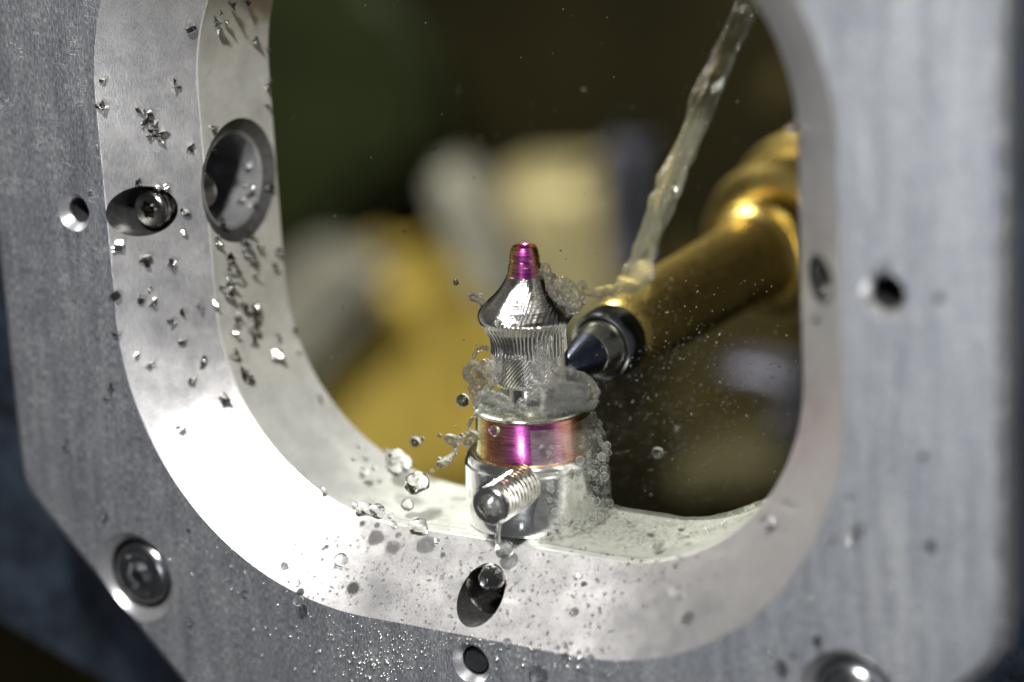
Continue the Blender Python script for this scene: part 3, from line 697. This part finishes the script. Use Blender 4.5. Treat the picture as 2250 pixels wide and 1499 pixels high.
put_drop(W(1145, 893, -.75), 30, 'lumpy drop in front of the disc under the crown', None, 3)
put_drop(W(1114, 922, -.72), 20, 'oval drop on the rim of the disc', None, 2)
water_body('coolant_splash', [[(W(1062, 667, -.1), .03), (W(1052, 660, -.1), .04), (W(1040, 655, -.1), .05), (W(1037, 653, -.1), .045)], [(W(1052, 657, -.1), .03), (W(1058, 650, -.1), .022)]],
    .008, 'short knobbly finger of coolant off the left of the crown edge', 'splash', ripple=.01, rscale=9)
# sheet thrown over the right shoulder of the crown
water_body('coolant_splash', [
    [(W(1188, 612, -.02), .03), (W(1192, 600, -.02), .035), (W(1197, 588, -.02), .045), (W(1203, 600, -.02), .05), (W(1206, 615, -.05), .05), (W(1225, 620, 0), .05), (W(1245, 622, .0), .055), (W(1258, 636, .0), .06), (W(1264, 655, .0), .055), (W(1268, 672, .0), .06), (W(1256, 682, -.02), .05)],
    [(W(1204, 612, -.1), .04), (W(1205, 635, -.15), .03), (W(1218, 655, -.2), .03), (W(1240, 668, -.2), .035), (W(1256, 680, -.1), .04)],
    [(W(1225, 632, -.02), .055), (W(1242, 640, -.0), .07), (W(1256, 660, -.02), .06)],
    [(W(1250, 632, .0), .05), (W(1268, 645, .0), .045), (W(1274, 665, .0), .04), (W(1266, 682, .0), .045), (W(1250, 690, -.1), .03)]],
    .010, 'clear lobed sheet of coolant flung over the right shoulder of the crown', 'splash', ripple=.014, rscale=17)
# skirt under the crown
water_body('coolant_splash', [
    [(W(1185, 770, -.42), .03), (W(1195, 790, -.42), .05), (W(1212, 800, -.38), .035), (W(1222, 812, -.3), .04), (W(1243, 818, -.2), .065), (W(1262, 826, -.1), .07), (W(1285, 840, -.05), .09), (W(1300, 865, -.05), .09), (W(1298, 885, -.1), .07), (W(1285, 898, -.2), .05)],
    [(W(1180, 785, -.42), .04), (W(1180, 815, -.45), .07), (W(1185, 845, -.45), .08), (W(1215, 855, -.4), .12), (W(1250, 860, -.3), .12), (W(1280, 868, -.2), .10)],
    [(W(1178, 762, -.42), .02), (W(1190, 752, -.42), .028), (W(1196, 775, -.42), .04)],
    [(W(1140, 855, -.5), .03), (W(1160, 862, -.52), .04), (W(1185, 860, -.5), .05)],
    [(W(1170, 868, -.55), .05), (W(1190, 872, -.55), .07), (W(1215, 880, -.5), .09), (W(1250, 885, -.4), .09), (W(1275, 885, -.3), .07)],
    [(W(1080, 880, -.5), .05), (W(1110, 895, -.58), .05), (W(1150, 905, -.6), .05), (W(1190, 905, -.6), .05), (W(1230, 898, -.55), .06)],
    [(W(1060, 870, -.4), .05), (W(1080, 865, -.45), .04), (W(1100, 870, -.5), .035), (W(1120, 885, -.55), .04)]],
    .009, 'thick rippled skirt of coolant spreading over the disc below the crown', 'splash', M_WATER2, ripple=.024, rscale=9, smooth=3)
# water running off the set screw
water_body('screw_water', [
    [(at(1088, 1086, .27), .035), (at(1082, 1100, .26), .045), (at(1072, 1120, .27), .04), (at(1085, 1130, .25), .03)],
    [(at(1098, 1100, .26), .03), (at(1105, 1125, .28), .03), (at(1098, 1150, .32), .022), (at(1094, 1170, .34), .025), (at(1092, 1185, .34), .03), (at(1095, 1197, .34), .022), (at(1104, 1208, .34), .05)]],
    .009, 'clear water filling the set screw socket and dripping off its rim', 'water', ripple=.012, rscale=10)
# film clinging to the right side of holder and collar
def film():
    vs, fs = [], []; n, m = 60, 46
    for j in range(m+1):
        z = FZ+.0+1.12*j/m
        for i in range(n+1):
            a = R(-62)+R(150)*i/n            # from front, round the right side
            edge = min(1, i/10, (n-i)/8, 1.0)*min(1, (m-j)/4+.02)
            r0 = .712 if z < FZ+.68 else (.712-(z-FZ-.68)/.06*.1 if z < FZ+.74 else .600)
            rt = .712+.075 if z < FZ+.75 else .712+.075-(z-FZ-.75)*.30
            th = (rt-r0)*edge*(.55+.45*noise.noise(Vector((a*3, z*3, 1))))
            r = r0+.003+max(0, th)+.010*noise.noise(Vector((a*9, z*9, 4)))*edge
            vs.append(base+Vector((r*math.cos(a), r*math.sin(a), z-FZ)))
    for j in range(m):
        for i in range(n): fs.append((j*(n+1)+i, j*(n+1)+i+1, (j+1)*(n+1)+i+1, (j+1)*(n+1)+i))
    k = len(vs); 
    for j in range(m+1):
        z = FZ+1.12*j/m
        for i in range(n+1):
            a = R(-62)+R(150)*i/n; r0 = .712 if z < FZ+.68 else (.712-(z-FZ-.68)/.06*.1 if z < FZ+.74 else .600)
            vs.append(base+Vector(((r0+.002)*math.cos(a), (r0+.002)*math.sin(a), z-FZ)))
    for j in range(m):
        for i in range(n): fs.append((k+(j+1)*(n+1)+i, k+(j+1)*(n+1)+i+1, k+j*(n+1)+i+1, k+j*(n+1)+i))
    for i in range(n): fs.append((i+1, i, k+i, k+i+1)); q = m*(n+1)+i; fs.append((q, q+1, k+q+1, k+q))
    for j in range(m):
        q = j*(n+1); fs.append((q, q+n+1, k+q+n+1, k+q)); q += n; fs.append((q+n+1, q, k+q, k+q+n+1))
    me = mesh('film', vs, fs, M_FILM)
    o = link('coolant_film', me, label='bubbly film of coolant sliding down the right side of the holder', category='water film'); return o
film()
# foamy sheet on the frame floor
rf = random.Random(11)
def foam_floor(name, x0, x1, y0, y1, h, label, seed):
    vs, fs = [], []; n, m = 120, 44
    def zfl(x):      # height of the bored wall under x
        l, r_ = CX-HW+RC, CX+HW-RC; rr = RC-CH
        if x < l: return CZ-HH+RC-math.sqrt(max(0, rr*rr-(x-l)**2))
        if x > r_: return CZ-HH+RC-math.sqrt(max(0, rr*rr-(x-r_)**2))
        return CZ-HH+CH
    for top in (1, 0):
        for j in range(m+1):
            for i in range(n+1):
                x = x0+(x1-x0)*i/n; t = j/m
                yy = y0+(y1-y0)*t+.05*noise.noise(Vector((x*2, t*3, seed)))*(1 if 0 < j < m else .6)
                e = min(1, i/8, (n-i)/30)*min(1, j/6, (m-j)/5+.0)**.5
                z = zfl(x)+.004
                if top: z += h*e*(.7+.5*noise.noise(Vector((x*1.6, yy*1.6, seed))))+.008*e*noise.noise(Vector((x*12, yy*12, 0)))
                else: z -= .0
                vs.append(Vector((x, yy, z)))
    k = (n+1)*(m+1)
    for j in range(m):
        for i in range(n):
            a, b, c, d_ = j*(n+1)+i, j*(n+1)+i+1, (j+1)*(n+1)+i+1, (j+1)*(n+1)+i
            fs.append((a, b, c, d_)); fs.append((k+d_, k+c, k+b, k+a))
    me = mesh(name, vs, fs, M_FOAM if seed == 1 else M_FILM)
    bm = bmesh.new(); bm.from_mesh(me); bmesh.ops.remove_doubles(bm, verts=bm.verts, dist=1e-5); bm.to_mesh(me); bm.free()
    link(name, me, label=label, category='water film'); return zfl
zfl = foam_floor('foam_film', -.35, 2.2, .84, 2.02, .11, 'foamy sheet of coolant on the frame floor right of the holder', 1)
foam_floor('wet_film', -2.6, -1.2, .86, 1.98, .06, 'thin rippled sheet of coolant on the frame floor left of the holder', 5)
# bubbles: thin shells of air seen in the film
def balls(name, pts, mat, label, cat, sub=1, flat=None):
    bm = bmesh.new(); bmesh.ops.create_icosphere(bm, subdivisions=sub, radius=1)
    bv = [v.co.copy() for v in bm.verts]; bf = [tuple(v.index for v in f.verts) for f in bm.faces]; bm.free()
    vs, fs = [], []
    for p in pts:
        P, r = p[0], p[1]; b = len(vs); Nn = p[2] if len(p) > 2 else None
        for v in bv:
            q = v*r
            if Nn is not None: q = q-Nn*q.dot(Nn)*.45
            vs.append(P+q)
        fs += [tuple(b+i for i in f) for f in bf]
    me = mesh(name, vs, fs, mat); return link(name, me, label=label, category=cat, kind='stuff')
pts = []
_f = bpy.data.objects['foam_film']; _b3 = bmesh.new(); _b3.from_mesh(_f.data); FT = BVHTree.FromBMesh(_b3)
for _ in range(1100):
    x = -.3+2.1*rf.random()**1.1; y = .90+.88*rf.random(); r = .006+.026*rf.random()**3
    h = FT.ray_cast(Vector((x, y, 3)), Vector((0, 0, -1)))
    if h[0] is not None: pts.append((h[0]-Vector((0, 0, r*.2)), r))
balls('foam_bubbles', pts, M_BUB, 'countless tiny bubbles in the foam on the frame floor right of the holder', 'bubbles', 2)
pts = []
for _ in range(420):
    a = R(-55)+R(125)*rf.random()**.75; z = 1.0*rf.random(); r = .006+.020*rf.random()**3
    rr = .74 if z < .74 else .74-(z-.74)*.25
    pts.append((base+Vector((rr*math.cos(a), rr*math.sin(a), z)), r))
for _ in range(30):
    a = R(-50)+R(70)*rf.random(); z = .1+.75*rf.random(); pts.append((base+Vector((.765*math.cos(a), .765*math.sin(a), z)), .025+.025*rf.random()))
balls('film_bubbles', pts, M_BUB, 'small bubbles in the film on the right side of the holder', 'bubbles', 2)
# fine spray beads on chamfer and face
pts = []
def spray(n, cx, cy, sx, sy, r0, r1):
    for _ in range(n):
        px, py = rf.gauss(cx, sx), rf.gauss(cy, sy)
        if not (0 < px < 2250 and 0 < py < 1499): continue
        h = SURF.ray_cast(CAM, ray(px, py))
        if h[0] is None: continue
        r = (r0+(r1-r0)*rf.random()**3)/220; pts.append((h[0]+h[1]*r*.1, r, h[1]))
spray(900, 960, 1270, 190, 60, 1.2, 5); spray(330, 1000, 1400, 220, 30, 1.2, 5); spray(180, 830, 1460, 60, 25, 2, 7)
spray(110, 1250, 1440, 70, 30, 2, 8); spray(250, 1330, 1280, 160, 60, 1.5, 6); spray(120, 640, 1210, 120, 50, 1.2, 5)
balls('spray_beads', [p for p in pts if p[0].y > .02], M_WATER, 'fine dark spray beads covering the lower chamfer', 'spray', 1)
balls('spray_beads', [p for p in pts if p[0].y <= .02], simple('glint_toned_bead', (.50, .50, .47), .9, .2), 'fine spray beads toned as glints on the dark face under the lower chamfer', 'spray', 1)  # pale metallic colour stands in for light glinting on water beads
pts = []
for _ in range(3200):
    px, py = rf.gauss(1460, 150), rf.gauss(880, 120); yy = rf.uniform(2.2, 7)
    if px < 1330 and py < 800: continue
    P = at(px, py, yy); pts.append((P, rf.uniform(.003, .011)*(1 if rf.random() < .85 else 1.6)))
for _ in range(260):
    pts.append((at(rf.uniform(620, 1740), rf.uniform(0, 900), rf.uniform(1.5, 7)), rf.uniform(.003, .012)))
balls('mist_drops', pts, water('mist_water', milk=.035), 'mist of flying droplets behind and right of the holder', 'mist', 1)
pts = []
for _ in range(500):
    a = rf.uniform(0, 6.28); z = .72+rf.uniform(.75, 2.0)
    rr = .40 if z < 1.95 else .40
    px, py = rf.uniform(1080, 1300), rf.uniform(600, 1010)
    P = at(px, py, WY-.7); 
    pts.append((P, 0))
# coolant stream from the nozzle
def J(px, py, y): return at(px, py, y)
rj = random.Random(5)
path = [(1668, -60, 5.2), (1640, 10, 5.0), (1606, 90, 4.8), (1572, 165, 4.6), (1540, 240, 4.4), (1510, 320, 4.2), (1478, 395, 4.0), (1450, 460, 3.8), (1425, 530, 3.7), (1405, 585, 3.6), (1412, 612, 3.5)]
strands = [[] for _ in range(4)]
for n_, (a, b) in enumerate(zip(path, path[1:])):
    for k in range(3):
        t = k/3; p = [a[i]+(b[i]-a[i])*t for i in range(3)]; ph = (n_*3+k)*.16
        for q, st in enumerate(strands):
            an = ph+q*PI/2; off = RT*math.cos(an)*.088+FW*math.sin(an)*.088
            st.append((J(p[0], p[1], p[2])+off*(.8+.3*rj.random()), rj.uniform(.050, .078)+(.03 if rj.random() < .12 else 0)))
water_body('coolant_stream', strands, .022, 'pale ropey stream of coolant falling from the upper right onto the tool', 'coolant stream', M_JET, ripple=.014, rscale=5, smooth=3)
water_body('coolant_splash', [[(J(1412, 600, 3.5), .12), (J(1400, 622, 3.3), .11), (J(1375, 632, 3.1), .08), (J(1345, 638, 2.9), .06), (J(1315, 645, 2.7), .06), (J(1285, 640, 2.5), .05), (J(1272, 650, 2.3), .05)],
    [(J(1400, 612, 3.3), .07), (J(1360, 620, 3.1), .05)], [(J(1285, 630, 2.5), .04), (J(1275, 625, 2.4), .04)]], .018,
    'foaming coolant where the stream breaks and runs along the tool', 'splash', M_JET, ripple=.045, rscale=6, smooth=2)
# beads clinging to the crown body
pts = []
BV = None
for o in ab.children:
    if o.name.startswith(('milled_body', 'anodised', 'shoulder')):
        b2 = bmesh.new(); b2.from_mesh(o.data); b2.transform(Matrix.Translation(ab.location)); t2 = BVHTree.FromBMesh(b2); b2.free()
        k = {'milled_body': 420, 'anodised_collar': 160, 'anodised_tip': 20, 'shoulder_disc': 120}[o.name]
        for _ in range(k):
            h = t2.ray_cast(CAM, ray(rf.uniform(1040, 1310), rf.uniform(540, 1030)))
            if h[0] is None: continue
            r = .004+.014*rf.random()**3; pts.append((h[0], r, h[1]))
balls('cling_beads', pts, M_WATER, 'fine beads clinging to the crown, disc and purple collar', 'beads', 1)

# tiny beads and bubbles breaking up the splash surfaces
pts = []
for o in list(COL.objects):
    if o.name.startswith('coolant_splash') and o.type == 'MESH':
        vv = o.data.vertices; P0 = o.location
        if (P0-CAM).dot(FW) > 29.6: k = 25
        else: k = min(70, len(vv)//120)
        for _ in range(k):
            v = vv[rf.randrange(len(vv))]; r = .004+.017*rf.random()**3
            pts.append((P0+v.co+v.normal*r*(rf.random()*.8), r))
for _ in range(90):
    px, py = rf.uniform(985, 1340), rf.uniform(740, 960); pts.append((W(px, py, -.6+.5*rf.random()), .003+.010*rf.random()**2))
balls('splash_beads', pts, water('bead_water', milk=.02, clear=.1), 'tiny beads and bubbles on and around the splash at the crown', 'beads', 2)
